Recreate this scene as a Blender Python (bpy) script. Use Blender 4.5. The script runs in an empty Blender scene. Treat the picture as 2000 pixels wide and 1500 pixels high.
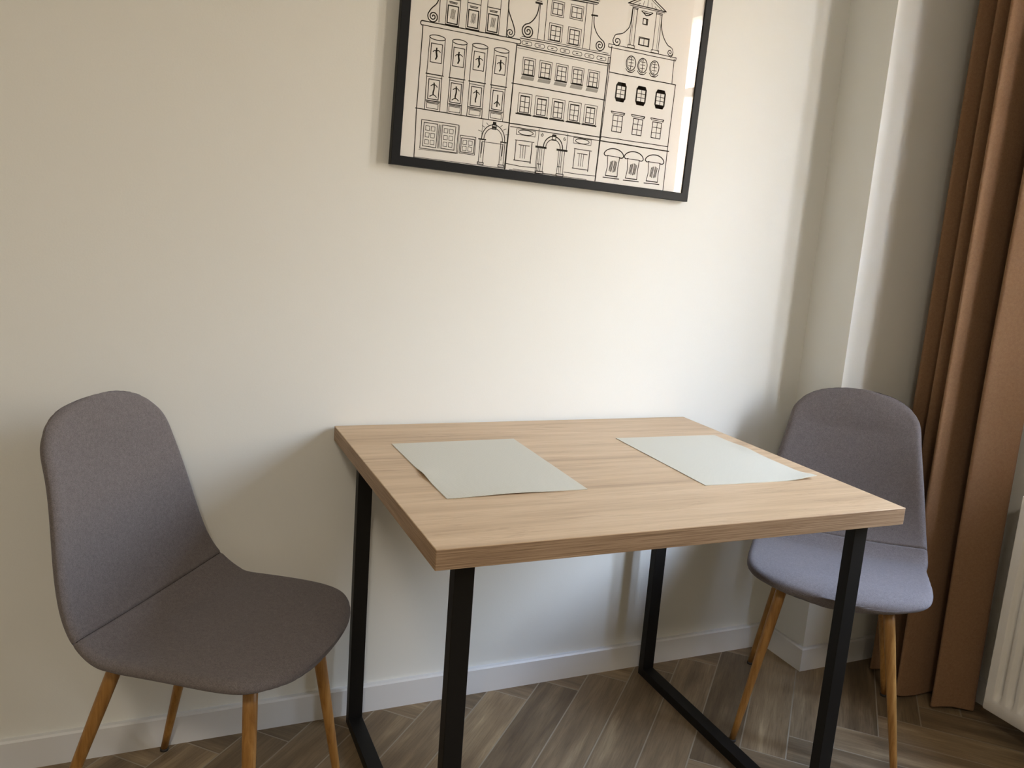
import bpy, bmesh, math, random
import numpy as np
from mathutils import Vector, Matrix

random.seed(4)
S = bpy.context.scene
COL = S.collection
PI = math.pi

# ------------------------------------------------------------------ camera
cam_d = bpy.data.cameras.new('camera')
cam = bpy.data.objects.new('camera', cam_d)
COL.objects.link(cam)
S.camera = cam
CX, CY, CZ = -0.41155, -1.91418, 1.2421
YAW, PITCH, ROLL, FPX = 0.42684, -0.18157, 0.07596, 1641.46
PPX, PPY = 7.846, -8.537
fw = Vector((math.sin(YAW) * math.cos(PITCH), math.cos(YAW) * math.cos(PITCH), math.sin(PITCH)))
rt = Vector((math.cos(YAW), -math.sin(YAW), 0))
up = rt.cross(fw)
r2 = rt * math.cos(ROLL) + up * math.sin(ROLL)
u2 = -rt * math.sin(ROLL) + up * math.cos(ROLL)
M = Matrix((( r2.x, u2.x, -fw.x, CX), (r2.y, u2.y, -fw.y, CY), (r2.z, u2.z, -fw.z, CZ), (0, 0, 0, 1)))
cam.matrix_world = M
cam_d.sensor_fit = 'HORIZONTAL'
cam_d.sensor_width = 36.0
cam_d.lens = 36.0 * FPX / 2000.0
cam_d.shift_x = -PPX / 2000.0
cam_d.shift_y = PPY / 2000.0
cam_d.clip_start = 0.02

# ------------------------------------------------------------------ light
S.view_settings.view_transform = 'Standard'
S.view_settings.look = 'None'
S.view_settings.gamma = 1.0
S.view_settings.use_curve_mapping = False
S.view_settings.exposure = 1.40

SKY_UP = (0.70, 0.93, 1.36)
SKY_MID = (0.93, 1.05, 1.20)
GROUND = (0.80, 0.68, 0.52)
SKY_STRENGTH = 18.0

w = bpy.data.worlds.new('sky')
S.world = w
w.use_nodes = True
nt = w.node_tree
nt.nodes.clear()
tc = nt.nodes.new('ShaderNodeTexCoord')
sx = nt.nodes.new('ShaderNodeSeparateXYZ')
mr = nt.nodes.new('ShaderNodeMapRange')
mr.inputs[1].default_value = -0.35
mr.inputs[2].default_value = 0.75
cr = nt.nodes.new('ShaderNodeValToRGB')
cr.color_ramp.elements[0].position = 0.0
cr.color_ramp.elements[0].color = (*[c * 0.40 for c in GROUND], 1)
cr.color_ramp.elements[1].position = 1.0
cr.color_ramp.elements[1].color = (*SKY_UP, 1)
e = cr.color_ramp.elements.new(0.30); e.color = (*[c * 0.60 for c in GROUND], 1)     # street
e = cr.color_ramp.elements.new(0.48); e.color = (*[c * 0.75 for c in GROUND], 1)     # house fronts opposite
e = cr.color_ramp.elements.new(0.66); e.color = (*SKY_MID, 1)
bg = nt.nodes.new('ShaderNodeBackground')
bg.inputs[1].default_value = SKY_STRENGTH
wo = nt.nodes.new('ShaderNodeOutputWorld')
nt.links.new(tc.outputs['Generated'], sx.inputs[0])
nt.links.new(sx.outputs[2], mr.inputs[0])
nt.links.new(mr.outputs[0], cr.inputs[0])
nt.links.new(cr.outputs[0], bg.inputs[0])
nt.links.new(bg.outputs[0], wo.inputs[0])

# window opening in the right-hand wall
WX = 1.78                      # inner face of the window wall
WY0, WY1 = -1.66, -0.70        # opening, far side / curtain side
WZ0, WZ1 = 0.86, 2.28
WT = 0.20                      # wall thickness
for ya, yb in ((WY0, WY1),):
    pl = bpy.data.lights.new('window_portal', 'AREA')
    pl.shape = 'RECTANGLE'
    pl.size = yb - ya
    pl.size_y = WZ1 - WZ0
    pl.cycles.is_portal = True
    plo = bpy.data.objects.new('window_portal', pl)
    COL.objects.link(plo)
    plo.location = (WX + WT + 0.02, (ya + yb) / 2, (WZ0 + WZ1) / 2)
    plo.rotation_euler = (PI / 2, 0, PI / 2)          # emits towards -x

# added fill light out of view behind the camera, warm and dim against the daylight
LX, LY, LZ = -0.9, -2.9, 2.50
ll = bpy.data.lights.new('fill_lamp_light', 'AREA')
ll.shape = 'DISK'
ll.size = 0.42
ll.energy = 12.5
ll.color = (1.0, 0.88, 0.72)
llo = bpy.data.objects.new('fill_lamp_light', ll)
COL.objects.link(llo)
llo.location = (LX, LY, LZ)


# ------------------------------------------------------------------ materials
def mat(name, color=(.8, .8, .8), rough=.6, metallic=0.0, spec=.5):
    m = bpy.data.materials.new(name)
    m.use_nodes = True
    b = m.node_tree.nodes['Principled BSDF']
    b.inputs['Base Color'].default_value = (*color, 1)
    b.inputs['Roughness'].default_value = rough
    b.inputs['Metallic'].default_value = metallic
    b.inputs['Specular IOR Level'].default_value = spec
    return m


class N:
    """small node helper"""
    def __init__(s, m):
        s.t = m.node_tree
        s.b = s.t.nodes['Principled BSDF']
    def n(s, kind, **kw):
        x = s.t.nodes.new(kind)
        for k, v in kw.items():
            if isinstance(k, str) and k.startswith('i_'):
                x.inputs[k[2:].replace('_', ' ')].default_value = v
            else:
                setattr(x, k, v)
        return x
    def l(s, a, b):
        s.t.links.new(a, b)
    def coords(s, kind='Object', scale=(1, 1, 1), rot=(0, 0, 0)):
        c = s.n('ShaderNodeTexCoord')
        mp = s.n('ShaderNodeMapping')
        mp.inputs['Scale'].default_value = scale
        mp.inputs['Rotation'].default_value = rot
        s.l(c.outputs[kind], mp.inputs[0])
        return mp.outputs[0]
    def noise(s, vec, scale, detail=4, rough=.5, dist=0):
        x = s.n('ShaderNodeTexNoise')
        x.inputs['Scale'].default_value = scale
        x.inputs['Detail'].default_value = detail
        x.inputs['Roughness'].default_value = rough
        x.inputs['Distortion'].default_value = dist
        s.l(vec, x.inputs['Vector'])
        return x.outputs['Fac']
    def ramp(s, fac, stops):
        x = s.n('ShaderNodeValToRGB')
        el = x.color_ramp.elements
        el[0].position, el[0].color = stops[0][0], (*stops[0][1], 1)
        el[1].position, el[1].color = stops[-1][0], (*stops[-1][1], 1)
        for p, c in stops[1:-1]:
            q = el.new(p); q.color = (*c, 1)
        s.l(fac, x.inputs[0])
        return x.outputs[0]
    def mix(s, fac, a, b, mode='MIX'):
        x = s.n('ShaderNodeMix', data_type='RGBA', blend_type=mode)
        for sock, v in ((x.inputs[0], fac), (x.inputs[6], a), (x.inputs[7], b)):
            if hasattr(v, 'is_output'):
                s.l(v, sock)
            else:
                sock.default_value = v if not isinstance(v, tuple) else (*v, 1)[:4]
        return x.outputs[2]
    def bump(s, h, strength=.2, dist=.001):
        x = s.n('ShaderNodeBump')
        x.inputs['Strength'].default_value = strength
        x.inputs['Distance'].default_value = dist
        s.l(h, x.inputs['Height'])
        s.l(x.outputs[0], s.b.inputs['Normal'])


def paint_mat(name, color, rough=.75, bump=.25):
    m = mat(name, color, rough, spec=.3)
    k = N(m)
    v = k.coords('Object')
    h = k.noise(v, 260, 3, .6)
    k.bump(h, bump, .0006)
    h2 = k.noise(v, 1.2, 3)
    c = k.mix(h2, tuple(x * .985 for x in color), tuple(min(1, x * 1.015) for x in color))
    k.l(c, k.b.inputs['Base Color'])
    return m


M_wall = paint_mat('cream_wall_paint', (.785, .792, .760))
M_room = paint_mat('room_wall_paint', (.80, .78, .71))
M_ceil = paint_mat('ceiling_paint', (.88, .87, .84), .9)
M_base = mat('white_satin_skirting', (.74, .75, .765), .38)
M_black = mat('black_powder_coated_steel', (.0055, .0050, .0044), .5, spec=.28)
k = N(M_black); k.bump(k.noise(k.coords(), 900, 2), .2, .0004)
M_frame = mat('black_picture_moulding', (.0115, .0125, .0150), .5, spec=.22)
k = N(M_frame); k.bump(k.noise(k.coords('Object', (4, 60, 60)), 12, 3), .15, .0004)
M_paper = mat('off_white_print_paper', (.90, .885, .85), .8)
M_ink = mat('black_ink', (.008, .007, .006), .8, spec=.1)
M_inkgrey = mat('grey_ink', (.12, .11, .10), .7)
M_rad = mat('white_radiator_enamel', (.78, .76, .72), .35)
M_upvc = mat('white_window_frame', (.85, .85, .84), .35)
M_thread = mat('dark_seam_thread', (.035, .028, .028), .9)
M_rubber = mat('dark_rubber_foot', (.03, .025, .022), .7)
M_steelbr = mat('grey_steel_plate', (.18, .18, .18), .45, .8)


def wood_top():
    m = mat('light_oak_laminate', (.5, .36, .24), .42, spec=.4)
    k = N(m)
    # long grain along x
    v = k.coords('Object', (.9, 13, 13))
    a = k.noise(v, 2.1, 6, .62, .35)
    v2 = k.coords('Object', (2.6, 120, 120))
    b = k.noise(v2, 2.2, 4, .6, .2)
    c1 = k.ramp(a, [(.26, (.365, .245, .143)), (.42, (.480, .335, .203)), (.56, (.555, .398, .250)), (.74, (.620, .460, .300))])
    c2 = k.ramp(b, [(.30, (.74, .72, .70)), (.52, (1, 1, 1)), (.8, (1.0, 1.0, 1.0))])
    col = k.mix(.55, c1, c2, 'MULTIPLY')
    v3 = k.coords('Object', (3.0, 16, 16))
    d = k.noise(v3, 1.6, 5, .7, 1.2)
    dk = k.ramp(d, [(.56, (1, 1, 1)), (.70, (.74, .70, .66))])
    col = k.mix(.8, col, dk, 'MULTIPLY')
    k.l(col, k.b.inputs['Base Color'])
    k.bump(b, .12, .0006)
    return m


def wood_edge():
    m = mat('oak_edge_band', (.3, .2, .13), .5, spec=.35)
    k = N(m)
    v = k.coords('Object', (3, 3, 260))
    a = k.noise(v, 2.2, 5, .65, .25)
    c = k.ramp(a, [(.32, (.185, .115, .064)), (.50, (.335, .222, .135)), (.68, (.470, .330, .210))])
    k.l(c, k.b.inputs['Base Color'])
    k.bump(a, .2, .0005)
    return m


def wood_leg():
    m = mat('honey_oak_leg', (.42, .22, .08), .42)
    k = N(m)
    v = k.coords('Object', (60, 60, 5))
    a = k.noise(v, 2.0, 5, .6, .4)
    c = k.ramp(a, [(.3, (.245, .112, .024)), (.5, (.345, .172, .044)), (.72, (.430, .232, .070))])
    k.l(c, k.b.inputs['Base Color'])
    return m


def floor_mat():
    m = mat('oak_look_floor_tile', (.2, .15, .1), .5, spec=.45)
    k = N(m)
    uv = k.n('ShaderNodeTexCoord').outputs['UV']
    at = k.n('ShaderNodeAttribute', attribute_name='tone')
    def stretched(sx_, sy_):
        mp = k.n('ShaderNodeMapping'); mp.inputs['Scale'].default_value = (sx_, sy_, 1)
        k.l(uv, mp.inputs[0]); return mp.outputs[0]
    a = k.noise(stretched(1.6, 13), 2.0, 5, .58, .35)
    b = k.noise(stretched(7, 150), 1.6, 4, .6, .2)
    base = k.ramp(a, [(.22, (.120, .083, .050)), (.44, (.188, .139, .088)), (.58, (.245, .186, .120)), (.80, (.430, .345, .230))])
    fine = k.ramp(b, [(.3, (.66, .64, .62)), (.55, (1, 1, 1))])
    col = k.mix(.7, base, fine, 'MULTIPLY')
    tone = k.ramp(at.outputs['Fac'], [(0, (.72, .68, .62)), (.5, (1.02, .97, .88)), (1, (1.38, 1.32, 1.18))])
    col = k.mix(1.0, col, tone, 'MULTIPLY')
    k.l(col, k.b.inputs['Base Color'])
    k.bump(b, .25, .0008)
    r = k.ramp(a, [(.2, (.42, .42, .42)), (.8, (.58, .58, .58))])
    k.l(r, k.b.inputs['Roughness'])
    return m


def fabric_mat(name, c, scale=1500, var=.18, sheen=.35):
    m = mat(name, c, .95, spec=.15)
    k = N(m)
    v = k.coords('Object')
    a = k.noise(v, scale * .45, 3, .75)
    b = k.noise(v, 150, 5, .7)
    d = tuple(x * (1 - var) for x in c)
    u_ = tuple(min(1, x * (1 + var)) for x in c)
    col = k.ramp(a, [(.3, d), (.7, u_)])
    blot = k.ramp(b, [(.3, (.86, .86, .86)), (.7, (1.10, 1.10, 1.10))])
    col = k.mix(1.0, col, blot, 'MULTIPLY')
    k.l(col, k.b.inputs['Base Color'])
    k.bump(a, .5, .0006)
    k.b.inputs['Sheen Weight'].default_value = sheen
    k.b.inputs['Sheen Roughness'].default_value = .5
    k.b.inputs['Sheen Tint'].default_value = (.8, .85, 1, 1)
    return m


def curtain_mat():
    c = (.275, .160, .088)
    m = fabric_mat('brown_curtain_cloth', c, 1100, .10, .05)
    k = N(m)
    tr = k.n('ShaderNodeBsdfTranslucent')
    tr.inputs[0].default_value = (.36, .20, .10, 1)
    mx = k.n('ShaderNodeMixShader'); mx.inputs[0].default_value = .12
    out = [n for n in k.t.nodes if n.type == 'OUTPUT_MATERIAL'][0]
    k.l(k.b.outputs[0], mx.inputs[1]); k.l(tr.outputs[0], mx.inputs[2]); k.l(mx.outputs[0], out.inputs[0])
    return m


def mat_placemat():
    m = mat('pale_woven_vinyl', (.50, .50, .43), .6, spec=.35)
    k = N(m)
    wv = k.n('ShaderNodeTexWave', wave_type='BANDS', bands_direction='X')
    wv.inputs['Scale'].default_value = 130
    k.l(k.coords(), wv.inputs['Vector'])
    wv2 = k.n('ShaderNodeTexWave', wave_type='BANDS', bands_direction='Y')
    wv2.inputs['Scale'].default_value = 100
    k.l(k.coords(), wv2.inputs['Vector'])
    f = k.mix(.5, wv.outputs['Color'], wv2.outputs['Color'])
    c = k.ramp(f, [(.1, (.40, .39, .315)), (.7, (.66, .64, .56))])
    k.l(c, k.b.inputs['Base Color'])
    k.bump(f, .35, .0006)
    return m


def glass_mat(name, tint=(1, 1, 1), ior=1.5):
    m = bpy.data.materials.new(name); m.use_nodes = True
    t = m.node_tree; t.nodes.clear()
    tr = t.nodes.new('ShaderNodeBsdfTransparent'); tr.inputs[0].default_value = (*tint, 1)
    gl = t.nodes.new('ShaderNodeBsdfGlossy'); gl.inputs['Roughness'].default_value = .01
    fr = t.nodes.new('ShaderNodeFresnel')
    ge = t.nodes.new('ShaderNodeNewGeometry'); im = t.nodes.new('ShaderNodeMapRange')
    im.inputs[3].default_value = ior; im.inputs[4].default_value = 1 / ior     # same reflectance from both sides
    t.links.new(ge.outputs['Backfacing'], im.inputs[0]); t.links.new(im.outputs[0], fr.inputs[0])
    mx = t.nodes.new('ShaderNodeMixShader'); o = t.nodes.new('ShaderNodeOutputMaterial')
    t.links.new(fr.outputs[0], mx.inputs[0]); t.links.new(tr.outputs[0], mx.inputs[1])
    t.links.new(gl.outputs[0], mx.inputs[2]); t.links.new(mx.outputs[0], o.inputs[0])
    return m


M_top = wood_top()
M_edge = wood_edge()
M_leg = wood_leg()
M_floor = floor_mat()
M_grout = mat('light_grout', (.33, .285, .215), .8)
M_fabric = fabric_mat('grey_chair_fabric', (.164, .146, .146), 1300, .30, .12)
M_curtain = curtain_mat()
M_mat = mat_placemat()
M_glass = glass_mat('clear_glass')


# ------------------------------------------------------------------ mesh helpers
def link(name, bm, m, parent=None, smooth=False, mw=None):
    me = bpy.data.meshes.new(name)
    bmesh.ops.recalc_face_normals(bm, faces=bm.faces)
    bm.to_mesh(me); bm.free()
    if isinstance(m, (list, tuple)):
        for q in m: me.materials.append(q)
    else:
        me.materials.append(m)
    if smooth:
        for p in me.polygons: p.use_smooth = True
    o = bpy.data.objects.new(name, me)
    COL.objects.link(o)
    if parent: o.parent = parent
    return o


def box(bm, x0, x1, y0, y1, z0, z1, bevel=0, seg=2):
    vs = [bm.verts.new((x, y, z)) for x in (x0, x1) for y in (y0, y1) for z in (z0, z1)]
    F = [(0, 1, 3, 2), (4, 6, 7, 5), (0, 4, 5, 1), (2, 3, 7, 6), (0, 2, 6, 4), (1, 5, 7, 3)]
    fs = [bm.faces.new([vs[i] for i in f]) for f in F]
    if bevel:
        es = list({e for f in fs for e in f.edges})
        bmesh.ops.bevel(bm, geom=es, offset=bevel, segments=seg, profile=.5, affect='EDGES')
    return vs


def boxo(name, dims, m, parent=None, bevel=0):
    bm = bmesh.new(); box(bm, *dims, bevel=bevel)
    return link(name, bm, m, parent)


def tube(bm, pts, radii, n=20, cap=True):
    rings = []
    for i, p in enumerate(pts):
        a = pts[max(i - 1, 0)]; b = pts[min(i + 1, len(pts) - 1)]
        t = (Vector(b) - Vector(a)).normalized()
        u = t.cross(Vector((0, 1, 0.01)));  u.normalize()
        v = t.cross(u)
        rings.append([bm.verts.new(Vector(p) + (u * math.cos(2 * PI * j / n) + v * math.sin(2 * PI * j / n)) * radii[i]) for j in range(n)])
    for A, B in zip(rings, rings[1:]):
        for j in range(n):
            bm.faces.new((A[j], A[(j + 1) % n], B[(j + 1) % n], B[j]))
    if cap:
        bm.faces.new(rings[0][::-1]); bm.faces.new(rings[-1])


def empty(name, loc, rz=0, label=None, cat=None, group=None):
    o = bpy.data.objects.new(name, None)
    o.empty_display_size = .1
    COL.objects.link(o)
    o.location = loc; o.rotation_euler = (0, 0, rz)
    tag(o, label, cat, group)
    return o


def tag(o, label=None, cat=None, group=None, kind=None):
    if label: o['label'] = label
    if cat: o['category'] = cat
    if group: o['group'] = group
    if kind: o['kind'] = kind
    return o


def struct(name, bm, m, parent=None):
    o = link(name, bm, m, parent)
    o['kind'] = 'structure'
    return o


# ------------------------------------------------------------------ room shell
X0, Y0, H = -2.7, -4.3, 2.66
PXC, PY = 1.374, -0.1808 + 0.012          # pillar corner (plaster face)
PXC += 0.012
bm = bmesh.new(); box(bm, X0 - .1, PXC, 0, .12, -.05, H); struct('wall_back', bm, M_wall)
bm = bmesh.new(); box(bm, PXC, WX + WT, PY, .12, -.05, H); struct('wall_corner', bm, M_wall)
bm = bmesh.new()
box(bm, WX, WX + WT, WY1, PY, -.05, H)
box(bm, WX, WX + WT, Y0 - .1, WY0, -.05, H)
for ya, yb in ((WY0, WY1),):
    box(bm, WX, WX + WT, ya, yb, -.05, WZ0)
    box(bm, WX, WX + WT, ya, yb, WZ1, H)
struct('wall_right', bm, M_wall)
bm = bmesh.new(); box(bm, X0 - .1, X0, Y0, 0, -.05, H); struct('wall_left', bm, M_room)
bm = bmesh.new(); box(bm, X0, WX, Y0 - .1, Y0, -.05, H); struct('wall_front', bm, M_room)
bm = bmesh.new(); box(bm, X0 - .1, WX + WT, Y0 - .1, .12, H, H + .1); struct('ceiling', bm, M_ceil)

# herringbone floor: planks .11 x .603, laid at 45 degrees
PW, PL, GAP = .11, .603, .0016
bm = bmesh.new()
uvl = bm.loops.layers.uv.new('UVMap')
tl = bm.faces.layers.float.new('tone_f')
N0 = .43 + 5 * PW      # strip .98-1.09 starts its plank at m = .37
C0 = .37 - 5 * PW - .43 + .43


def plank(n0, n1, m0, m1, along_m):
    n0 += GAP; n1 -= GAP; m0 += GAP; m1 -= GAP
    s = 1 / math.sqrt(2)
    co = []
    for n_, m_ in ((n0, m0), (n1, m0), (n1, m1), (n0, m1)):
        co.append(((n_ + m_) * s, (m_ - n_) * s))
    if max(c[0] for c in co) < X0 or min(c[0] for c in co) > WX or max(c[1] for c in co) < Y0 or min(c[1] for c in co) > 0:
        return
    f = bm.faces.new([bm.verts.new((x, y, 0)) for x, y in co])
    ou, ov = random.uniform(0, 50), random.uniform(0, 50)
    uv = [(0, 0), (0, n1 - n0), (m1 - m0, n1 - n0), (m1 - m0, 0)] if along_m else [(0, 0), (n1 - n0, 0), (n1 - n0, m1 - m0), (0, m1 - m0)]
    for lp, q in zip(f.loops, uv):
        lp[uvl].uv = (q[0] + ou, q[1] + ov)
    f[tl] = min(1, max(0, random.gauss(.5, .22)))


for i in range(-60, 60):
    for j in range(-12, 13):
        n0 = .98 + i * PW + j * PL
        m0 = .37 + i * PW - j * PL
        plank(n0, n0 + PW, m0, m0 + PL, True)
        plank(n0 + PW, n0 + PW + PL, m0, m0 + PW, False)
for co, no in (((X0, 0, 0), (-1, 0, 0)), ((WX, 0, 0), (1, 0, 0)), ((0, 0, 0), (0, 1, 0)), ((0, Y0, 0), (0, -1, 0))):
    bmesh.ops.bisect_plane(bm, geom=list(bm.verts) + list(bm.edges) + list(bm.faces), plane_co=co, plane_no=no, clear_outer=True)
tones = [f[tl] for f in bm.faces]
for f in bm.faces:
    if f.normal.z < 0: f.normal_flip()
nf = len(bm.faces)
gf = bmesh.new()
me = bpy.data.meshes.new('floor')
# grout bed just beneath the plank faces, closing the slab
vs = box(bm, X0 - .1, WX + WT, Y0 - .1, .1, -.06, -.0002)
for f in bm.faces:
    f.material_index = 1 if f.calc_center_median().z < -1e-5 else 0
bm.to_mesh(me); bm.free(); gf.free()
me.materials.append(M_floor); me.materials.append(M_grout)
at = me.attributes.new('tone', 'FLOAT', 'FACE')
src = me.attributes.get('tone_f')
vals = [d.value for d in src.data]
at = me.attributes['tone']
for i, v in enumerate(vals): at.data[i].value = v
o = bpy.data.objects.new('floor', me); COL.objects.link(o); o['kind'] = 'structure'


# skirting boards
def skirting(name, pts, th=.012, h=.072):
    """pts: plan polyline along the wall face; the board stands to its right-hand side"""
    bm = bmesh.new()
    prof = [(0, 0), (th, 0), (th, h - .004), (th - .004, h), (0, h)]
    n = len(pts)
    rings = []
    for i, p in enumerate(pts):
        p = Vector((p[0], p[1], 0))
        d1 = (p - Vector((*pts[i - 1], 0))).normalized() if i else None
        d2 = (Vector((*pts[i + 1], 0)) - p).normalized() if i < n - 1 else None
        d1 = d1 or d2; d2 = d2 or d1
        n1 = Vector((d1.y, -d1.x, 0)); n2 = Vector((d2.y, -d2.x, 0))
        nn = (n1 + n2); nn = nn / nn.length; nn = nn / max(.3, nn.dot(n1))
        rings.append([bm.verts.new(p + nn * a + Vector((0, 0, z))) for a, z in prof])
    for A, B in zip(rings, rings[1:]):
        for j in range(len(prof)):
            bm.faces.new((A[j], A[(j + 1) % 5], B[(j + 1) % 5], B[j]))
    bm.faces.new(rings[0][::-1]); bm.faces.new(rings[-1])
    return struct(name, bm, M_base)


skirting('baseboard_back', [(X0, 0), (PXC, 0)], .015)
skirting('baseboard_corner', [(PXC, -.015), (PXC, PY), (WX - .012, PY)])
skirting('baseboard_right', [(WX, PY), (WX, Y0)])
skirting('baseboard_left', [(X0, Y0), (X0, -.015)])
skirting('baseboard_front', [(WX - .012, Y0), (X0 + .012, Y0)])

# window: frame with mullion and transom, pane, inner sill
FX0, FX1 = WX + .11, WX + .17
fwid = .055
for num, (ya, yb, ma, mb) in enumerate(((WY0, WY1, -1.21, -0.96),)):
    wf = bmesh.new()
    box(wf, FX0, FX1, ya, ya + fwid, WZ0, WZ1)
    box(wf, FX0, FX1, yb - fwid, yb, WZ0, WZ1)
    box(wf, FX0, FX1, ya + fwid, yb - fwid, WZ0, WZ0 + fwid)
    box(wf, FX0, FX1, ya + fwid, yb - fwid, WZ1 - fwid, WZ1)
    box(wf, FX0 + .01, FX1 - .01, ya + fwid, yb - fwid, 1.88, 1.92)
    box(wf, FX0 - .02, FX1, ma, mb, WZ0 + fwid, WZ1 - fwid)
    win = struct('window_%d' % (num + 1), wf, M_upvc)
    bm = bmesh.new(); box(bm, FX0 + .028, FX0 + .032, ya + fwid, yb - fwid, WZ0 + fwid, WZ1 - fwid)
    link('pane', bm, M_glass, win)
    bm = bmesh.new(); box(bm, WX - .03, FX0, ya - .03, yb + .03, WZ0 - .03, WZ0 + .002, bevel=.004)
    link('window_sill', bm, M_upvc, win)

# ------------------------------------------------------------------ dining table
TW, TD, TH = .9752, .7765, .75
TT = .0345
tt = -.00655
table = empty('dining_table', (0, 0, 0), tt,
              'light oak dining table with black steel loop legs against the wall under the picture', 'table')
top = boxo('tabletop', (0, TW, -TD, -.007, TH - TT, TH), [M_top, M_edge], table, bevel=.0013)
for p_ in top.data.polygons:
    if abs(p_.normal.z) < .3: p_.material_index = 1
LA, LW, LT = .048, .0342, .0245
YF, YK = -.7364, -.042
ZT = TH - TT
for xx in (LA, TW - LA - LW):
    boxo('leg', (xx, xx + LW, YF, YF + LT, 0.0, ZT - .001), M_black, table, bevel=.0012)
    boxo('leg', (xx, xx + LW, YK - LT, YK, 0.0, ZT - .001), M_black, table, bevel=.0012)
    boxo('foot_rail', (xx, xx + LW, YF + LT, YK - LT, 0.0, LT), M_black, table, bevel=.0012)
    boxo('top_rail', (xx, xx + LW, YF + LT, YK - LT, ZT - LT, ZT - .001), M_black, table, bevel=.0012)


# placemats: thin woven sheets with slightly lifting edges
def placemat(corners, label, lifts, seed):
    cs = [Vector((x, y, 0)) for x, y in corners]       # back-left, back-right, front-right, front-left
    c0 = sum(cs, Vector()) / 4
    bm = bmesh.new()
    nx, ny = 30, 36
    T = .0012
    g = []
    for lay in (0, 1):
        rows = []
        for j in range(ny + 1):
            v = j / ny
            row = []
            for i in range(nx + 1):
                u = i / nx
                p = (cs[0] * (1 - u) + cs[1] * u) * (1 - v) + (cs[3] * (1 - u) + cs[2] * u) * v - c0
                z = 0
                for (cu, cv, ru, rv, hh) in lifts:
                    z += hh * math.exp(-((u - cu) / ru) ** 2 - ((v - cv) / rv) ** 2)
                row.append(bm.verts.new((p.x, p.y, z + T * lay)))
            rows.append(row)
        g.append(rows)
    for lay in (0, 1):
        for j in range(ny):
            for i in range(nx):
                r = g[lay]
                bm.faces.new((r[j][i], r[j][i + 1], r[j + 1][i + 1], r[j + 1][i]))
    def rim(r):
        return [r[0][i] for i in range(nx)] + [r[j][nx] for j in range(ny)] + [r[ny][i] for i in range(nx, 0, -1)] + [r[j][0] for j in range(ny, 0, -1)]
    a, b = rim(g[0]), rim(g[1])
    for i in range(len(a)):
        q = (i + 1) % len(a)
        bm.faces.new((a[i], a[q], b[q], b[i]))
    o = link('placemat', bm, M_mat, smooth=False)
    o.location = (c0.x, c0.y, TH + .0001)
    return tag(o, label, 'placemat', 'placemats on the table')


placemat([(.089, -.183), (.383, -.178), (.376, -.554), (.088, -.556)],
         'pale grey-green woven placemat on the left half of the table, nearer the left chair',
         [(0, .62, .10, .10, .0035), (.45, 1, .25, .05, .0025)], 1)
placemat([(.643, -.207), (.931, -.214), (.922, -.588), (.636, -.579)],
         'pale grey-green woven placemat on the right half of the table, its front right corner lifting',
         [(1, 1, .16, .10, .008), (1, .35, .07, .12, .003)], 2)

# ------------------------------------------------------------------ chairs
PROF = np.array([(.2256, .4354), (.1432, .4543), (-.0325, .4520), (-.0828, .4543), (-.1482, .5091), (-.1905, .6506), (-.2231, .7716), (-.2620, .8544)])
WID = np.array([.1898, .2054, .2061, .2106, .1902, .1625, .1550])
EF, XF, EB, XB = .1932, 2.3885, .1509, 2.5238
US = .5338


def spl(pts, u):
    pts = np.asarray(pts, float); n = len(pts)
    A = np.eye(n); B = np.zeros_like(pts)
    for i in range(1, n - 1):
        A[i, i - 1:i + 2] = [1, 4, 1]; B[i] = 6 * (pts[i - 1] - 2 * pts[i] + pts[i + 1])
    Mx = np.linalg.solve(A, B); t = np.clip(u, 0, 1) * (n - 1); i = np.minimum(t.astype(int), n - 2); f = t - i
    if pts.ndim == 2: f = f[:, None]
    return pts[i] * (1 - f) + pts[i + 1] * f + ((1 - f) ** 3 - (1 - f)) * Mx[i] / 6 + (f ** 3 - f) * Mx[i + 1] / 6


_u0 = np.linspace(0, 1, 1200)
_c0 = spl(PROF, _u0)
_s0 = np.r_[0, np.cumsum(np.linalg.norm(np.diff(_c0, axis=0), axis=1))]
_sg = .020
_cs = np.empty_like(_c0)
for _i in range(len(_u0)):
    _r = min(_s0[_i], _s0[-1] - _s0[_i]) / 2.2
    _g = max(.0006, min(_sg, _r))
    _w = np.exp(-.5 * ((_s0 - _s0[_i]) / _g) ** 2) * np.gradient(_s0)
    _cs[_i] = (_w[:, None] * _c0).sum(0) / _w.sum()


def prof(u):
    u = np.asarray(u, float)
    return np.c_[np.interp(u, _u0, _cs[:, 0]), np.interp(u, _u0, _cs[:, 1])]


RIM = .009      # the fitted outline is the centre of the rolled edge


def half_width(u):
    h = spl(WID, u)
    a = np.clip(1 - u / EF, 0, 1); b = np.clip(1 - (1 - u) / EB, 0, 1)
    return h * (1 - a ** XF) ** (1 / XF) * (1 - b ** XB) ** (1 / XB)


def shell_rows(ua, ub, n):
    t = np.linspace(0, 1, n)
    if ua == 0:  t = t ** 2 * (2 - t)          # dense at the front lip
    else:        t = 1 - (1 - t) ** 2 * (1 + t)
    return ua + (ub - ua) * t


_uu = np.linspace(0, 1, 600)
_cc = prof(_uu)
_ss = np.r_[0, np.cumsum(np.linalg.norm(np.diff(_cc, axis=0), axis=1))]
_hh = half_width(_uu)
_rim2 = np.r_[np.c_[_ss, _hh], np.c_[_ss, -_hh][::-1]]
_nr = np.gradient(_rim2[:, 0]), np.gradient(_rim2[:, 1])


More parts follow.
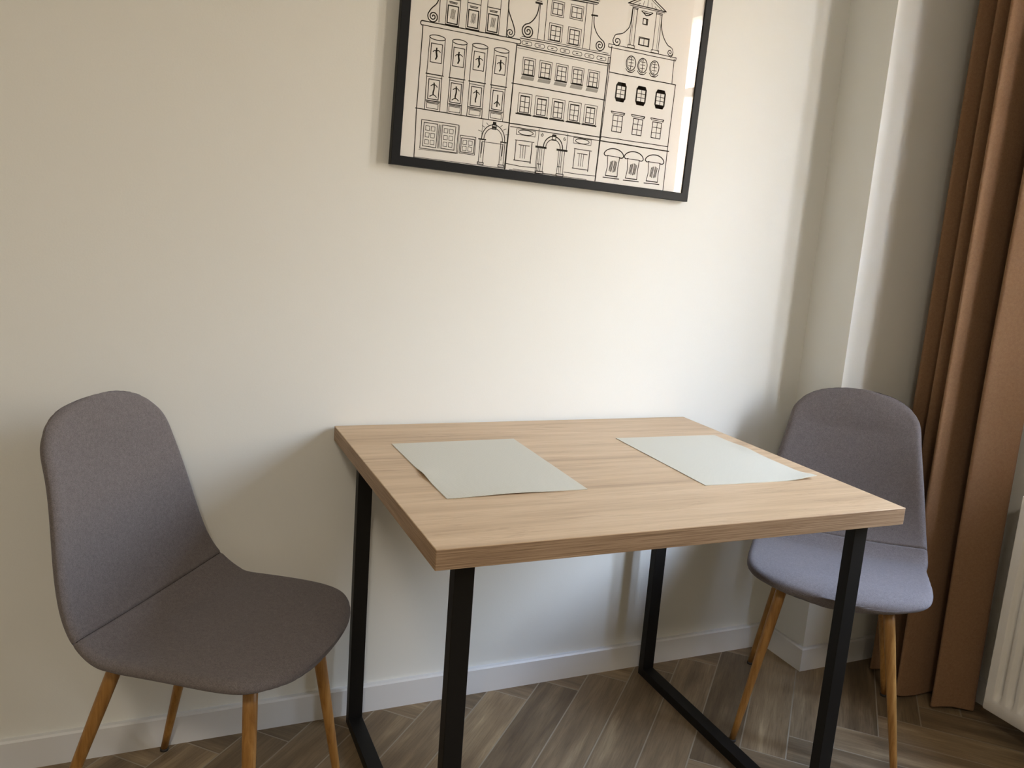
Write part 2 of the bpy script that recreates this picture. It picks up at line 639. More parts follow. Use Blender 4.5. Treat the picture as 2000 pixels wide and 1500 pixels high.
def shell_piece(name, ua, ub, parent, seam_at):
    nu, nv = 56, 45
    us = shell_rows(ua, ub, nu)
    # extra rows tight to the seam for the stitched groove
    s_of = lambda u: np.interp(u, _uu, _ss)
    sgn = -1 if seam_at == ub else 1
    extra = np.interp(s_of(seam_at) + sgn * np.array([.0005, .0015, .003, .0055, .009]), _ss, _uu)
    us = np.unique(np.r_[us, extra])
    c = prof(us)
    d = np.gradient(prof(_uu), axis=0)
    d = np.c_[np.interp(us, _uu, d[:, 0]), np.interp(us, _uu, d[:, 1])]
    d /= np.linalg.norm(d, axis=1)[:, None]
    nrm = np.c_[d[:, 1], -d[:, 0]]             # towards the sitter (up / forward)
    nrm *= np.sign(nrm[:, :1] * 1 + nrm[:, 1:] * 1 + 1e-9)
    h = half_width(us)
    s = s_of(us)
    Ltot = _ss[-1]
    vv = np.linspace(-1, 1, nv); vv = np.sign(vv) * (1 - (1 - np.abs(vv)) ** 1.6)
    bm = bmesh.new()
    top, bot = [], []
    for i in range(len(us)):
        hh = h[i]
        # widen by the rolled rim
        hw = hh + RIM * min(1, (hh / .03) if hh < .03 else 1)
        so = 0.0
        if us[i] < .06: so = -RIM * (1 - us[i] / .06) ** 1
        if us[i] > .94: so = RIM * (us[i] - .94) / .06
        rt_, rb_ = [], []
        for v in vv:
            y = v * hw
            ds = np.min(np.hypot(_rim2[:, 0] - s[i], _rim2[:, 1] - v * hh))
            de = ds + RIM * (1 - abs(v) if False else 0)
            e = .016
            # distance to the outer rolled edge
            dd = max(0.0, min(1.0, (ds + (hw - hh) * (1 - abs(v))) / e))
            f = math.sqrt(max(0, 1 - (1 - dd) ** 2))
            uN = us[i]
            seat = uN < US
            T1 = .0125 + .006 * (1 - v * v)
            T2 = .0105 + .004 * (1 - v * v)
            gs = abs(s[i] - s_of(seam_at))
            g = .0042 * max(0, 1 - gs / .0065) ** 2
            fade = min(1, min(s[i], Ltot - s[i]) / .10)
            dish = (.024 if seat else .030) * (1 - v * v) * fade * (.35 + .65 * math.exp(-((uN - .62) / .30) ** 2))
            px = c[i, 0] + d[i, 0] * so; pz = c[i, 1] + d[i, 1] * so
            a = T1 * f - g - dish
            b = -T2 * f + g * .3 - dish
            rt_.append(bm.verts.new((px + nrm[i, 0] * a, y, pz + nrm[i, 1] * a)))
            rb_.append(bm.verts.new((px + nrm[i, 0] * b, y, pz + nrm[i, 1] * b)))
        top.append(rt_); bot.append(rb_)
    for i in range(len(us) - 1):
        for j in range(nv - 1):
            bm.faces.new((top[i][j], top[i][j + 1], top[i + 1][j + 1], top[i + 1][j]))
            bm.faces.new((bot[i][j], bot[i + 1][j], bot[i + 1][j + 1], bot[i][j + 1]))
        for j in (0, nv - 1):
            bm.faces.new((top[i][j], top[i + 1][j], bot[i + 1][j], bot[i][j]))
    for i in (0, len(us) - 1):
        for j in range(nv - 1):
            bm.faces.new((top[i][j], top[i][j + 1], bot[i][j + 1], bot[i][j]))
    bmesh.ops.remove_doubles(bm, verts=bm.verts, dist=.00008)
    o = link(name, bm, M_fabric, parent, smooth=True)
    return o


def seam_points():
    c = prof([US])[0]
    d = prof([US + .004])[0] - prof([US - .004])[0]
    d /= np.linalg.norm(d)
    n_ = np.array([d[1], -d[0]]); n_ *= np.sign(n_.sum())
    n_ = np.array([n_[0], n_[1]])
    h = float(half_width(np.array([US]))[0]) + RIM
    pts = []
    for v in np.linspace(-.985, .985, 41):
        dd = min(1, h * (1 - abs(v)) / .016)
        f = math.sqrt(max(0, 1 - (1 - dd) ** 2))
        a = (.0125 + .006 * (1 - v * v)) * f - .0034 - .030 * (1 - v * v) * (.35 + .65 * math.exp(-((US - .62) / .30) ** 2))
        pts.append((c[0] + n_[0] * a, v * h, c[1] + n_[1] * a))
    return pts


def make_chair(label):
    t = empty('dining_chair', (0, 0, 0), 0, label, 'chair')
    shell_piece('seat', 0, US, t, US)
    br = shell_piece('backrest', US, 1, t, US)
    bm = bmesh.new(); tube(bm, seam_points(), [.0011] * 41, 6)
    sm = link('seam', bm, M_thread, br, True)
    sm['label'] = 'dark stitched seam line'
    ztop = .424
    for (fx, fy, tx, ty) in ((.186, -.189, .148, -.120), (.186, .189, .148, .120), (-.246, -.186, -.115, -.118), (-.246, .186, -.115, .118)):
        bm = bmesh.new()
        pts, rad = [], []
        for q in np.linspace(0, 1, 9):
            pts.append((fx + (tx - fx) * q, fy + (ty - fy) * q, .006 + (ztop - .006) * q))
            rad.append(.0078 + (.0130 - .0078) * min(1, q * 1.25))
        # leg built at its own foot so the grain follows the leg
        tube(bm, pts, rad, 24)
        lg = link('leg', bm, M_leg, t, True)
        bm = bmesh.new()
        tube(bm, [(fx, fy, 0), (fx, fy, .0065)], [.0092, .0092], 20)
        link('foot_cap', bm, M_rubber, lg, True)
    # steel underframe carrying the legs under the seat
    bm = bmesh.new()
    box(bm, -.135, .165, -.135, -.105, .418, .424)
    box(bm, -.135, .165, .105, .135, .418, .424)
    box(bm, -.02, .03, -.105, .105, .418, .424)
    link('underframe', bm, M_steelbr, t)
    return t


ch = make_chair('grey fabric dining chair with honey wood legs at the left end of the table')
ch.location = (-.2846, -.3271, 0); ch.rotation_euler = (0, 0, -.6493)


def dup(root, loc, rz, label):
    r = root.copy(); COL.objects.link(r)
    r.location = loc; r.rotation_euler = (0, 0, rz); r['label'] = label
    for c_ in list(root.children):
        c2 = c_.copy(); COL.objects.link(c2); c2.parent = r
        for g_ in c_.children:
            g2 = g_.copy(); COL.objects.link(g2); g2.parent = c2
    return r


ch2 = dup(ch, (1.2176, -.4033, 0), 3.9349, 'grey fabric dining chair right of the table, in front of the brown curtain')
ch['group'] = 'dining chairs at the table'; ch2['group'] = 'dining chairs at the table'

# ------------------------------------------------------------------ framed print
PR = -.02507
pic = empty('framed_picture', (.1013, -.0215, 1.3557), 0,
            'black framed line drawing of old gabled town houses hanging slightly tilted on the cream wall', 'picture')
pic.rotation_euler = (0, -PR, 0)
PWD, PHT, FWD = .8036, .604, .0205
# local: x right, z up, y=0 the front face of the moulding
bm = bmesh.new()
def moulding(bm):
    o_ = [(0, 0), (PWD, 0), (PWD, PHT), (0, PHT)]
    i_ = [(FWD, FWD), (PWD - FWD, FWD), (PWD - FWD, PHT - FWD), (FWD, PHT - FWD)]
    b = .0008
    prof = [(0, .0205), (0, b), (b / FWD, 0), (1 - b / FWD, 0), (1, b), (1, .0205)]   # (fraction outer->inner, depth)
    rings = []
    for k_ in range(4):
        rings.append([bm.verts.new((o_[k_][0] + (i_[k_][0] - o_[k_][0]) * f_, dpt, o_[k_][1] + (i_[k_][1] - o_[k_][1]) * f_)) for f_, dpt in prof])
    for k_ in range(4):
        A, B = rings[k_], rings[(k_ + 1) % 4]
        for j in range(len(prof)):
            q = (j + 1) % len(prof)
            bm.faces.new((A[j], A[q], B[q], B[j]))
moulding(bm)
link('frame', bm, M_frame, pic)
prt = boxo('print', (FWD, PWD - FWD, .0052, .0062, FWD, PHT - FWD), M_paper, pic)
boxo('backing', (FWD, PWD - FWD, .0064, .0190, FWD, PHT - FWD), M_frame, pic)
bm = bmesh.new()
vs = [bm.verts.new(q) for q in ((FWD, .0032, FWD), (PWD - FWD, .0032, FWD), (PWD - FWD, .0032, PHT - FWD), (FWD, .0032, PHT - FWD))]
bm.faces.new(vs)
vs = [bm.verts.new(q) for q in ((FWD, .0046, FWD), (PWD - FWD, .0046, FWD), (PWD - FWD, .0046, PHT - FWD), (FWD, .0046, PHT - FWD))]
bm.faces.new(vs)
link('glass', bm, M_glass, pic)

ink = bmesh.new()
LWD = 1.65
rnd = random.Random(7)
TOPL = (PHT - FWD) * 1000 - 8


def L(pts, wd=None, closed=False):
    """ink stroke, millimetres on the sheet"""
    wd = (wd * 1.48 if wd else LWD) / 2
    P = [Vector((a, b)) for a, b in pts]
    if closed: P.append(P[0].copy())
    for a, b in zip(P, P[1:]):
        d_ = b - a
        if d_.length < 1e-6: continue
        d_.normalize(); n_ = Vector((-d_.y, d_.x)) * wd
        e_ = d_ * wd * .6
        q = (a - n_ - e_, b - n_ + e_, b + n_ + e_, a + n_ - e_)
        ink.faces.new([ink.verts.new((c.x / 1000, .0051, c.y / 1000)) for c in q])


def hand(pts, wd=None, amp=.35):
    out = []
    for a, b in zip(pts, pts[1:]):
        n_ = max(1, int(math.hypot(b[0] - a[0], b[1] - a[1]) / 22))
        for i in range(n_):
            f_ = i / n_
            out.append((a[0] + (b[0] - a[0]) * f_ + rnd.uniform(-amp, amp), a[1] + (b[1] - a[1]) * f_ + rnd.uniform(-amp, amp)))
    out.append(pts[-1])
    L(out, wd)


def rect(x0, y0, x1, y1, wd=None):
    hand([(x0, y0), (x1, y0), (x1, y1), (x0, y1), (x0, y0 - .3)], wd, .25)


def arc(cx, cy, rx, ry, a0, a1, wd=None, n=18):
    L([(cx + rx * math.cos(math.radians(a0 + (a1 - a0) * i / n)), cy + ry * math.sin(math.radians(a0 + (a1 - a0) * i / n))) for i in range(n + 1)], wd)


def spiral(cx, cy, r, turns, start, sgn, wd=None, rmin=.12):
    n = 44
    L([(cx + r * (1 - (1 - rmin) * i / n) * math.cos(math.radians(start) + sgn * 2 * PI * turns * i / n),
        cy + r * (1 - (1 - rmin) * i / n) * math.sin(math.radians(start) + sgn * 2 * PI * turns * i / n)) for i in range(n + 1)], wd)


def curve(pts, wd=None):
    p = spl(np.array(pts, float), np.linspace(0, 1, 6 * len(pts)))
    L([tuple(x) for x in p], wd)


def hatch(x0, y0, x1, y1, n, slant=0, wd=.8):
    for i in range(n):
        f_ = (i + .5) / n
        L([(x0 + (x1 - x0) * f_ + rnd.uniform(-.4, .4), y0 + rnd.uniform(0, 2)), (x0 + (x1 - x0) * f_ + slant, y1 - rnd.uniform(0, 2))], wd)


# --- left house
hand([(54, 21), (52, 127), (52, 305)], 1.5)
hand([(278, 22), (279, 127), (280, 305)], 1.7)
hand([(48, 306), (283, 306.5)], 1.2)
hand([(50, 314.5), (286, 316)], 1.6)
arc(50, 310, 3.6, 4.4, 90, 270, 1.5); arc(286, 311.3, 3.5, 4.6, -90, 90, 1.5)
hand([(283, 306.5), (286, 307)], 1.2)
hand([(49, 128), (281, 128)], 1.5)
for k_, (xa, xb) in enumerate(((70, 106), (124, 158), (172, 209), (226, 262))):
    cx = (xa + xb) / 2
    arc(cx, 285, (xb - xa) / 2 + .5, 5.2, 0, 360, 1.3, 28)
    hand([(xa, 284), (xa - 1, 206)]); hand([(xb, 284), (xb + .5, 206)])
    hand([(xa - 2.5, 206), (xb + 2.5, 206)], 1.6)
    rect(cx - 13, 232, cx + 13, 272, 1.2)
    # carved ornament in the upper panel
    curve([(cx - 8, 254), (cx - 4, 257.5), (cx, 257), (cx + 4, 258.5), (cx + 9, 255)], 1.3)
    curve([(cx, 263), (cx, 252), (cx + 1.5, 246), (cx - 1, 239)], 2.2)
    L([(cx - 1, 257), (cx + 1.5, 246)], 2.6)
    # lower bay
    hand([(xa + 0, 204), (xa, 128)]); hand([(xb - 1, 204), (xb, 128)])
    hand([(xa, 200), (xb, 200)], 1.0)
    rect(cx - 12.5, 153, cx + 12.5, 195, 1.3)
    if k_ == 3:
        curve([(cx, 186), (cx + .5, 176), (cx, 170)], 1.8)
        curve([(cx - 7, 165), (cx - 2, 170), (cx + 2, 170), (cx + 7, 164)], 1.5); L([(cx, 171), (cx, 160)], 2.2)
    else:
        curve([(cx - 7, 181), (cx - 3, 184), (cx, 184), (cx + 4, 184), (cx + 8, 180)], 1.3)
        curve([(cx, 188), (cx + 1, 176), (cx - .5, 168), (cx, 162)], 2.1)
        if k_ < 2: curve([(cx - 8, 158), (cx - 2, 162), (cx + 3, 162), (cx + 8, 158)], 1.4)
    hand([(xa + 2, 149), (xb - 2, 149)], 1.6); hand([(xa + 3, 146), (xb - 3, 146)], 1.2)
    rect(cx - 13.5, 132.5, cx + 13.5, 143.5, .9)
# shop windows
rect(66, 43, 154.5, 105.5, 1.1); L([(64, 40), (157, 42)], .7); L([(157, 42), (157, 105)], .7)
for xa in (72, 116):
    rect(xa, 48.5, xa + 32, 100.5, 1.1)
    for a in range(2):
        for b in range(3):
            rect(xa + 4.5 + a * 13, 54 + b * 15, xa + 13.5 + a * 13, 63.5 + b * 15, .8)
for q in (107.5, 109.7, 112): L([(q, 48), (q, 100)], .8)
rect(161, 44, 199, 84, 1.0); rect(164, 47, 196.5, 78.5, 1.2)
for a in range(2):
    for b in range(2):
        rect(168 + a * 13.5, 51 + b * 13.5, 177.5 + a * 13.5, 60.5 + b * 13.5, .8)
# arched door
arc(242.5, 84, 29.5, 34, 0, 180, 1.4); arc(242.5, 84, 23.5, 26.5, 0, 180, 1.2)
rect(237.5, 108, 247.5, 119, 1.2); L([(238, 113), (247, 113)], 3); L([(240, 122), (245, 122)], 4)
for q in (25, 45, 62, 118, 135, 155):
    L([(242.5 + 33 * math.cos(math.radians(q)), 84 + 36 * math.sin(math.radians(q))), (242.5 + 43 * math.cos(math.radians(q)), 84 + 44 * math.sin(math.radians(q)) * .93)], .8)
L([(206, 82), (224, 82)], 2); L([(262, 82), (276, 82)], 2); L([(218, 77), (268, 77)], 1)
for xa, xb in ((210, 221), (262.5, 273)):
    L([(xa, 80), (xa, 30)], 1.1); L([(xb, 80), (xb, 30)], 1.1); L([(xa + 4, 75), (xa + 4, 40)], .8); L([(xa + 6, 78), (xa + 5.5, 50)], 1.2)
    rect(xa - 2, 25, xb + 2, 29.5, 1.3)
L([(213, 127), (213, 84)], .7)
L([(54, 22), (140, 22.5), (280, 23)], .8)
# left gable
for (cx, cy, sg) in ((73.5, 327, 1), (262, 327.5, -1)):
    pass
spiral(74, 327.5, 13, 2.1, 150, 1, 1.6)
curve([(62.5, 333), (70, 345), (80, 356), (84.5, 372), (85, 395)], 1.6)
spiral(261, 327, 11, 1.7, 10, -1, 1.4)
curve([(272, 330), (268, 343), (258, 362), (251.5, 378), (250.5, 400)], 1.7)
hand([(86, 410), (88, 318)], 1.1); hand([(251, 410), (252, 317)], 1.4)
for xa in (107, 156, 204):
    rect(xa - 4, 317, xa + 28, 402, 1.0); hand([(xa - 4, 372), (xa + 28, 372)], 1.3)
    L([(xa + 2, 366), (xa + 21, 366)], 1.2); L([(xa + 3, 363.5), (xa + 20, 363.5)], 1.2)
    rect(xa, 321, xa + 24, 358, 1.7)
    hatch(xa + 6, 330, xa + 17, 352, 5, 1.5, .7)
    hand([(xa - 4, 317), (xa + 28, 317)], 1.6)
hand([(80, 405), (258, 405)], 1.5); hand([(78, 411), (260, 411)], 1.5)
curve([(78, 411), (92, 425), (98, 445), (120, 460), (128, 480), (150, 496), (169, 500)], 1.6)
curve([(260, 411), (246, 425), (240, 445), (218, 460), (210, 480), (188, 496), (169, 500)], 1.6)
for xa in (128, 182): rect(xa, 422, xa + 24, 452, 1.4); hatch(xa + 5, 428, xa + 18, 447, 5, 1, .9)

# --- middle house
hand([(280, 305), (279.5, 22)], 1.4)
hand([(525.5, 302), (524.5, 22)], 1.9)
hand([(287, 320), (527, 322)], 1.3); hand([(290, 324.5), (522, 326)], .9)
hand([(281, 303), (526, 302)], 1.7); hand([(283, 298), (523, 297)], .8)
rect(524, 303, 529, 318, 1.1)
for i in range(7):
    cx = 305 + i * 33.3
    arc(cx - 9, 311.3, 3.5, 4.2, 90, 270, .9, 8); arc(cx + 9, 311.3, 3.5, 4.2, -90, 90, .9, 8)
    L([(cx - 9, 315.5), (cx + 9, 315.5)], .9); L([(cx - 9, 307.1), (cx + 9, 307.1)], .9); L([(cx - 3, 311), (cx + 2, 311.6)], 1.4)
hand([(276, 218), (527, 217)], 1.6)
hand([(279, 127.5), (528, 128)], 1.7); hand([(283, 120.5), (526, 120)], 1.3)


def paned(x0, y0, x1, y1, cols, rows, wd=1.2):
    rect(x0, y0, x1, y1, wd)
    for i in range(1, cols):
        xx = x0 + (x1 - x0) * i / cols
        hand([(xx, y0 + 1), (xx + rnd.uniform(-.5, .5), y1 - 1)], 1.1, .3)
    for j in range(1, rows):
        yy = y0 + (y1 - y0) * j / rows
        hand([(x0 + 1, yy), (x1 - 1, yy + rnd.uniform(-.5, .5))], 1.0, .3)


for i in range(5):
    cx = 315.5 + i * 43.3
    rect(cx - 16, 241, cx + 16, 280, .9)
    paned(cx - 11.5, 243, cx + 11.5, 275, 2, 3, 1.3)
    L([(cx - 13, 241.5), (cx + 14, 241.5)], 2.4)
    for q in range(13):
        L([(cx - 17 + q * 2.5, 231), (cx - 14 + q * 2.5, 238.5)], .8)
    cx = 314.5 + i * 44.2
    rect(cx - 17.5, 154, cx + 16.5, 199.5, .9)
    paned(cx - 12, 157, cx + 11, 193, 2, 3, 1.3)
    L([(cx - 12, 193.5), (cx + 11, 193.5)], 1.9)
    L([(cx - 20.5, 152), (cx + 19, 152)], 2.2)
# ground floor of the middle house
for (xa, sgn) in ((300, 1), (453, -1)):
    rect(xa, 105, xa + 49, 118, .9); arc(xa + 24.5, 111.5, 19, 5.6, 0, 360, 1.2, 28)
for xa in (301, 459):
    hand([(xa - 2, 92), (xa + 47, 92)], 1.2); hand([(xa, 92), (xa, 45)], 1.3); hand([(xa + 42, 90), (xa + 42, 42)], 1.5); hand([(xa - 2, 45.5), (xa + 43, 45.5)], 1.3)
    L([(xa + 8, 82), (xa + 36, 82)], 1.2)
    for q in (14, 20, 26): L([(xa + q, 81), (xa + q, 52)], .9)
rect(358, 20, 358, 125, .9); hand([(436, 124), (436, 84)], 1)
arc(399.5, 85, 26, 28, 0, 180, 1.7); arc(399.5, 85, 19.5, 20.5, 0, 180, 1.3)
rect(395, 104, 404.5, 115.5, 1.4); L([(396, 116), (404, 116)], 2.4)
spiral(367, 112, 4, 1.2, 90, -1, 1.0); spiral(429, 110, 4, 1.2, 90, 1, 1.0)
L([(354, 83.5), (381, 83.5)], 3.2); L([(411, 83.5), (438, 83.5)], 3.2)
for xa in (361, 416):
    for q in (0, 4.5, 9.5, 16): L([(xa + q, 81), (xa + q, 28)], .95)
    L([(xa, 44), (xa + 10, 44)], 1.2); rect(xa - 1, 22, xa + 18, 27, 1.5)
hand([(281, 35), (318, 33), (361, 34)], 1.1); hand([(435, 33), (480, 32.5), (523, 34)], 1.1)
L([(300, 24.5), (360, 24)], .8); L([(290, 22), (500, 22.5)], .9); L([(380, 24), (416, 24)], .8)
# middle gable
spiral(305, 338, 16.5, 2.3, 100, 1, 1.8)
curve([(301, 354), (306, 356), (315, 364), (324, 380), (327, 401)], 1.7)
L([(318, 404), (334, 404)], 3)
L([(320, 409), (333, 409)], 1.2)
spiral(496.5, 340, 14.5, 2.1, 80, -1, 1.7)
curve([(499, 354), (494, 358), (485, 366), (476, 382), (473, 401)], 1.6)
L([(466, 404), (482, 405)], 2.6)
for (a, b) in (((330, 402), (331, 326)), ((347, 430), (348, 326)), ((450, 430), (451, 325)), ((468, 430), (470, 325))): hand([a, b], 1.1)
for (xa, ya, xb, yb) in ((359, 386, 392, 412), (409, 388, 443, 414)):
    rect(xa, ya - 2, xb, 418, .9); paned(xa + 4, ya + 2, xb - 4, 413, 2, 2, 1.3)
for (xa, xb) in ((358, 393), (408, 443)):
    rect(xa, 329, xb, 367, .9); paned(xa + 5, 330, xb - 5, 362, 2, 3, 1.5)
hand([(338, 424), (478, 430)], 1.2); hand([(336, 432), (481, 434)], 2.0); hand([(334, 437), (484, 439)], 1.1)
L([(350, 427), (465, 430)], .8)
curve([(340, 440), (352, 452), (356, 470), (372, 482), (382, 498), (398, 508), (409, 510)], 1.6)
curve([(478, 440), (466, 452), (462, 470), (446, 482), (436, 498), (420, 508), (409, 510)], 1.6)
paned(394, 452, 424, 484, 2, 2, 1.4)
arc(409, 520, 8, 8, 0, 360, 1.4)

# --- right house
hand([(530, 284), (525, 22)], 1.2)
hand([(725, 284), (725, 130), (727, 20)], 1.5)
hand([(530, 284), (726, 284)], 1.6)
hand([(530, 345), (530, 284)], 1.4); hand([(712, 345), (714, 285)], 1.3)
rect(521, 341, 717, 348.5, 1.2)
for cx in (588.5, 622, 657):
    arc(cx, 314, 13.5, 17, 0, 360, 1.5, 26); arc(cx, 314, 10.5, 14, 80, 280, .9, 14)
    L([(cx, 328), (cx + .5, 300)], 1.1)
    for yy in (307, 315, 322): L([(cx - 6, yy), (cx + 7, yy + .6)], 1.0)
    curve([(cx - 13, 300), (cx - 7, 294), (cx, 292.5), (cx + 7, 294), (cx + 13, 300)], 1.2)
    L([(cx - 6, 293.5), (cx + 6, 293.5)], 1.6)
for cx in (569, 628, 685):
    x0_, x1_ = cx - 14, cx + 14
    hand([(x0_, 227), (x0_, 258)], 1.6); hand([(x1_, 227), (x1_, 258)], 1.6)
    paned(x0_ + 2, 228, x1_ - 2, 257, 2, 3, 1.2)
    for q in range(5):
        L([(x0_ + 1 + q * .7, 258.5 + q * 1.4), (x1_ - 1 - q * .7, 258.5 + q * 1.4)], 1.7)
        L([(x0_ + 1 + q * .7, 226 - q * 1.4), (x1_ - 1 - q * .7, 226 - q * 1.4)], 1.7)
    paned(x0_ + .5, 147, x1_ - .5, 186, 2, 3, 1.4)
    hand([(cx - 21, 194.5), (cx + 18, 194)], 1.4); hand([(cx - 17, 190), (cx + 16, 190)], 1.0)
    L([(cx - 21, 194), (cx - 18, 190)], 1.2); L([(cx + 18, 194), (cx + 16, 189)], 2)
hand([(528, 130), (724, 131)], 1.3); hand([(527, 120), (730, 120)], 1.9)
for cx in (570, 628.5, 691):
    curve([(cx - 22, 86), (cx - 28, 91), (cx - 20, 101), (cx, 106), (cx + 20, 101), (cx + 28, 91), (cx + 24, 86), (cx + 16, 86)], 1.7)
    L([(cx - 22, 86), (cx - 16, 88)], 1.3)
    hand([(cx - 18, 87), (cx + 17, 87)], 1.2)
    hand([(cx - 17, 86), (cx - 15, 60), (cx - 18, 39)], 1.3); hand([(cx + 17, 86), (cx + 15, 60), (cx + 16, 39)], 1.3)
    rect(cx - 18, 38.5, cx + 16, 39.5, 1.0)
    hand([(cx - 24, 33.5), (cx + 22, 34)], 1.5)
    for q in (-9, -6, -3, 2, 5, 8):
        L([(cx + q, 48 + abs(q) * .4), (cx + q + 2.5, 78 - abs(q) * .5)], 1.3)
# right gable
spiral(543, 358, 12, 1.5, 170, 1, 1.6)
curve([(532, 362), (536, 371), (545, 375), (558, 380), (568, 390), (574, 403), (576, 440)], 1.5)
spiral(697, 358, 9, 1.5, 20, -1, 1.3); arc(694, 358, 12, 13, -60, 80, 1.2)
curve([(696, 371), (688, 374), (676, 386), (667, 402), (662, 420), (661, 440)], 1.5)
for xa, xb in ((577, 590), (645, 661)):
    hand([(xa, 443), (xa, 354)], 1.1); hand([(xb, 443), (xb, 354)], 1.1)
    rect(xa - 3, 349.5, xb + 3, 356, 1.0); L([(xa - 2, 443), (xb + 2, 443)], 1.2); L([(xa - 1, 440), (xb + 1, 440)], 1)
L([(581, 440), (581, 356)], .6); L([(656, 440), (656, 356)], .6)
hand([(566, 446), (668, 447)], 1.1); hand([(562, 450), (672, 450)], 1.6)
hand([(562, 450), (617, 481), (672, 450)], 1.7); hand([(576, 452), (617, 475), (658, 452)], 1.0)
for q in (-26, -13, 0, 13, 26): L([(617 + q, 452), (617 + q * .8, 470 - abs(q) * .55)], .8)
curve([(602, 439), (612, 433), (617, 431), (626, 434), (634, 440)], 1.6); L([(604, 440), (632, 440)], .9); L([(608, 436), (628, 436)], 1.4)
rect(609, 410, 622, 423, 1.5); L([(619, 410), (619, 423)], 2)
paned(605, 361, 631, 377, 2, 1, 1.5); rect(603, 360, 633, 379, 1.0)
ink_o = link('line_drawing', ink, M_ink, prt)

# ------------------------------------------------------------------ curtain
CPTS = [(1.752, -.205), (1.700, -.220), (1.602, -.236), (1.640, -.262), (1.665, -.275), (1.590, -.300), (1.640, -.330), (1.660, -.345),
        (1.552, -.372), (1.548, -.383), (1.640, -.392), (1.715, -.402), (1.728, -.420), (1.700, -.436), (1.612, -.442),
        (1.600, -.452), (1.640, -.476), (1.690, -.503), (1.712, -.492), (1.745, -.440)]


def catmull(pts, n=7):
    P = [pts[0]] + list(pts) + [pts[-1]]
    out = []
    for i in range(1, len(P) - 2):
        p0, p1, p2, p3 = [Vector(q) for q in P[i - 1:i + 3]]
        for j in range(n):
            t = j / n
            # centripetal-ish, low tension keeps folds crisp
            m1 = (p2 - p0) * .36; m2 = (p3 - p1) * .36
            q = (2 * t ** 3 - 3 * t ** 2 + 1) * p1 + (t ** 3 - 2 * t ** 2 + t) * m1 + (-2 * t ** 3 + 3 * t ** 2) * p2 + (t ** 3 - t ** 2) * m2
            out.append((q.x, q.y))
    out.append(tuple(pts[-1]))
    return out


def make_curtain(cpts, label):
    path = catmull(cpts)
    bm = bmesh.new()
    ZB, ZC = .012, H - .03
    TK = .0016
    nz = 46
    cols_ = []
    npth = len(path)
    cxm = sum(p[0] for p in path) / npth
    rows = {0: [], 1: []}
    zs = [ZB, ZB + .004] + [ZB + (ZC - ZB) * (q / nz) for q in range(1, nz + 1)]
    for zi, z in enumerate(zs):
        fz = (z - ZB) / (ZC - ZB)
        ra, rb = [], []
        for i, (x, y) in enumerate(path):
            a = path[max(i - 1, 0)]; b = path[min(i + 1, npth - 1)]
            tx_, ty_ = b[0] - a[0], b[1] - a[1]
            l_ = math.hypot(tx_, ty_) or 1
            nx_, ny_ = -ty_ / l_, tx_ / l_
            # cloth drifts a little with height; folds stay vertical
            wx = .006 * math.sin(3.1 * z + y * 9) * (1 - fz)
            wy = .004 * math.sin(2.3 * z + x * 11)
            px, py = x + wx, y + wy
            zz = z + (.004 * math.sin(i * .35) if zi < 2 else 0)
            th = TK * (1.9 if z < ZB + .01 else 1)
            ra.append(bm.verts.new((px + nx_ * th, py + ny_ * th, zz)))
            rb.append(bm.verts.new((px - nx_ * th, py - ny_ * th, zz)))
        rows[0].append(ra); rows[1].append(rb)
    for s_ in (0, 1):
        r = rows[s_]
        for a in range(len(zs) - 1):
            for i in range(npth - 1):
                bm.faces.new((r[a][i], r[a][i + 1], r[a + 1][i + 1], r[a + 1][i]))
    for a in range(len(zs) - 1):
        for i in (0, npth - 1):
            bm.faces.new((rows[0][a][i], rows[0][a + 1][i], rows[1][a + 1][i], rows[1][a][i]))
    for a in (0, len(zs) - 1):
        for i in range(npth - 1):
            bm.faces.new((rows[0][a][i], rows[0][a][i + 1], rows[1][a][i + 1], rows[1][a][i]))
    cur = link('curtain', bm, M_curtain, smooth=True)
    return tag(cur, label, 'curtain', 'brown curtains at the window')


make_curtain(CPTS, 'brown floor-length curtain gathered in folds between the wall corner and the radiator')
C2 = [(1.735, -1.315), (1.68, -1.30), (1.63, -1.325), (1.72, -1.36), (1.73, -1.385), (1.635, -1.42), (1.63, -1.44), (1.72, -1.475),
      (1.72, -1.50), (1.63, -1.535), (1.63, -1.555), (1.72, -1.59), (1.72, -1.615), (1.63, -1.65), (1.63, -1.67), (1.71, -1.71)]
make_curtain(C2, 'brown curtain drawn back at the far side of the window, unseen and added to narrow the light')  # added out of view to trim the window light and its reflection
tr_ = boxo('curtain_track', (1.655, 1.675, -2.2, -.20, H - .028, H - .0005), M_upvc)
tag(tr_, 'white curtain track along the ceiling above the window', 'curtain track')

# ------------------------------------------------------------------ radiator
RX, RY1, RY0, RZ0, RZ1 = 1.630, -.578, -1.255, .072, .664
rad = empty('radiator', (RX, RY1, 0), 0, 'white ribbed panel radiator on the window wall beside the brown curtain', 'radiator')
LEN = RY1 - RY0


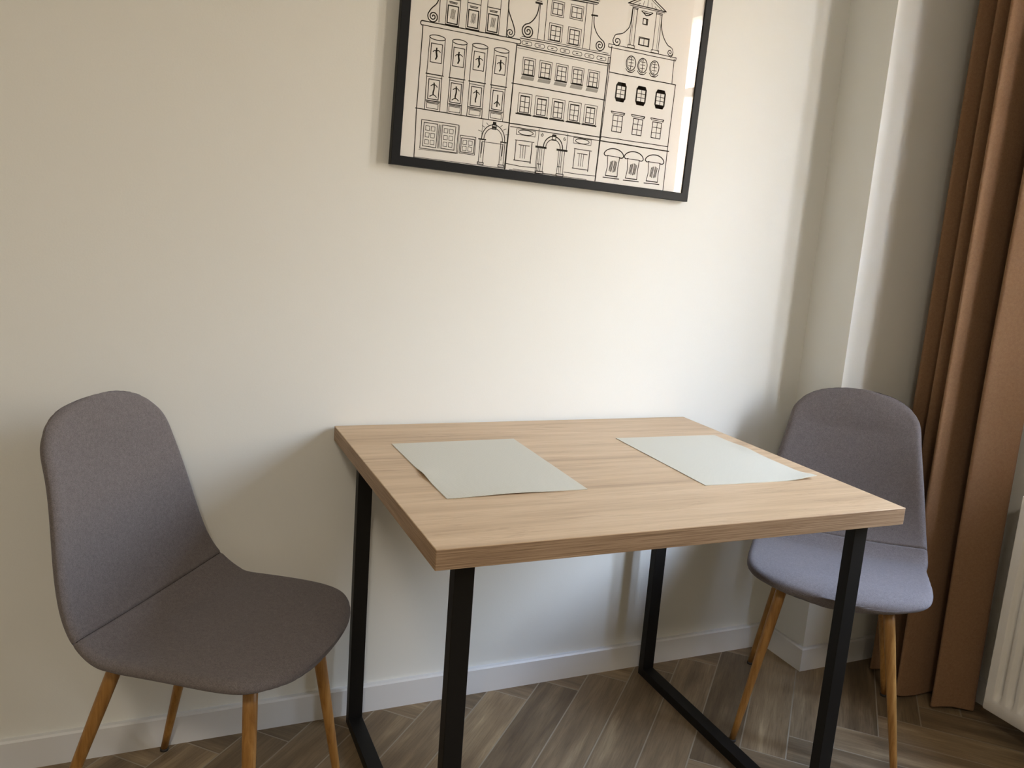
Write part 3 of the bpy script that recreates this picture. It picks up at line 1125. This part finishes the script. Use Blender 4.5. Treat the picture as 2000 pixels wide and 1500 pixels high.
def rib_panel(xoff, sgn):
    bm = bmesh.new()
    pitch = .0333
    ny = int(LEN / pitch) * 10
    zz = [0, .004, .035, .042, .052, .064] + [.064 + (RZ1 - RZ0 - .128) * q / 8 for q in range(1, 9)] + [RZ1 - RZ0 - q for q in (.052, .042, .035, .004, 0)]
    rws = []
    for z in zz:
        row = []
        edge = min(z, RZ1 - RZ0 - z)
        f = min(1, max(0, (edge - .038) / .020)); f = f * f * (3 - 2 * f)
        for i in range(ny + 1):
            y = LEN * i / ny
            ph = ((y - .018) / pitch) % 1
            # raised flat ribs with recessed channels
            c_ = .5 - .5 * math.cos(2 * PI * ph)
            g = min(1, max(0, (c_ - .32) / .36)); g = g * g * (3 - 2 * g)
            if y < .018 or y > LEN - .018: g = 0
            row.append(bm.verts.new((xoff + sgn * (.0115 * g * f) + (.004 * sgn if edge < .002 else 0), -y, RZ0 + z)))
        rws.append(row)
    for a, b in zip(rws, rws[1:]):
        for i in range(ny):
            bm.faces.new((a[i], a[i + 1], b[i + 1], b[i]))
    return bm


o = link('front_panel', rib_panel(0, 1), M_rad, rad, True)
bm = bmesh.new(); box(bm, .092, .10, -LEN + .01, -.01, RZ0 + .004, RZ1 - .004, bevel=.002); link('rear_panel', bm, M_rad, rad)
for ya in (-.0, -LEN + .0012):
    bm = bmesh.new(); box(bm, .0005, .10, ya - .0012, ya, RZ0 + .004, RZ1 - .003); link('side_panel', bm, M_rad, rad)
bm = bmesh.new()
box(bm, -.001, .10, -LEN, 0, RZ1 - .004, RZ1 - .001)
for q in range(int(LEN / .024)):
    box(bm, .018, .084, -.02 - q * .024 - .010, -.02 - q * .024, RZ1 - .001, RZ1 + .001)
link('top_grille', bm, M_rad, rad)
for q in (.15, LEN - .15):
    bm = bmesh.new(); box(bm, .10, WX - RX - .0005, -q - .015, -q + .015, RZ0 + .10, RZ1 - .08); link('bracket', bm, M_steelbr, rad)

# ------------------------------------------------------------------ added body for the unseen fill light (behind the camera)
lamp = empty('fill_lamp', (LX, LY, 0), 0, 'round white fill lamp added on the ceiling, unseen behind the camera', 'lamp')
bm = bmesh.new()
bmesh.ops.create_cone(bm, cap_ends=True, segments=48, radius1=.24, radius2=.22, depth=H - LZ - .012, matrix=Matrix.Translation((0, 0, (H + LZ) / 2 + .0055)))
link('fill_lamp_body', bm, M_upvc, lamp)
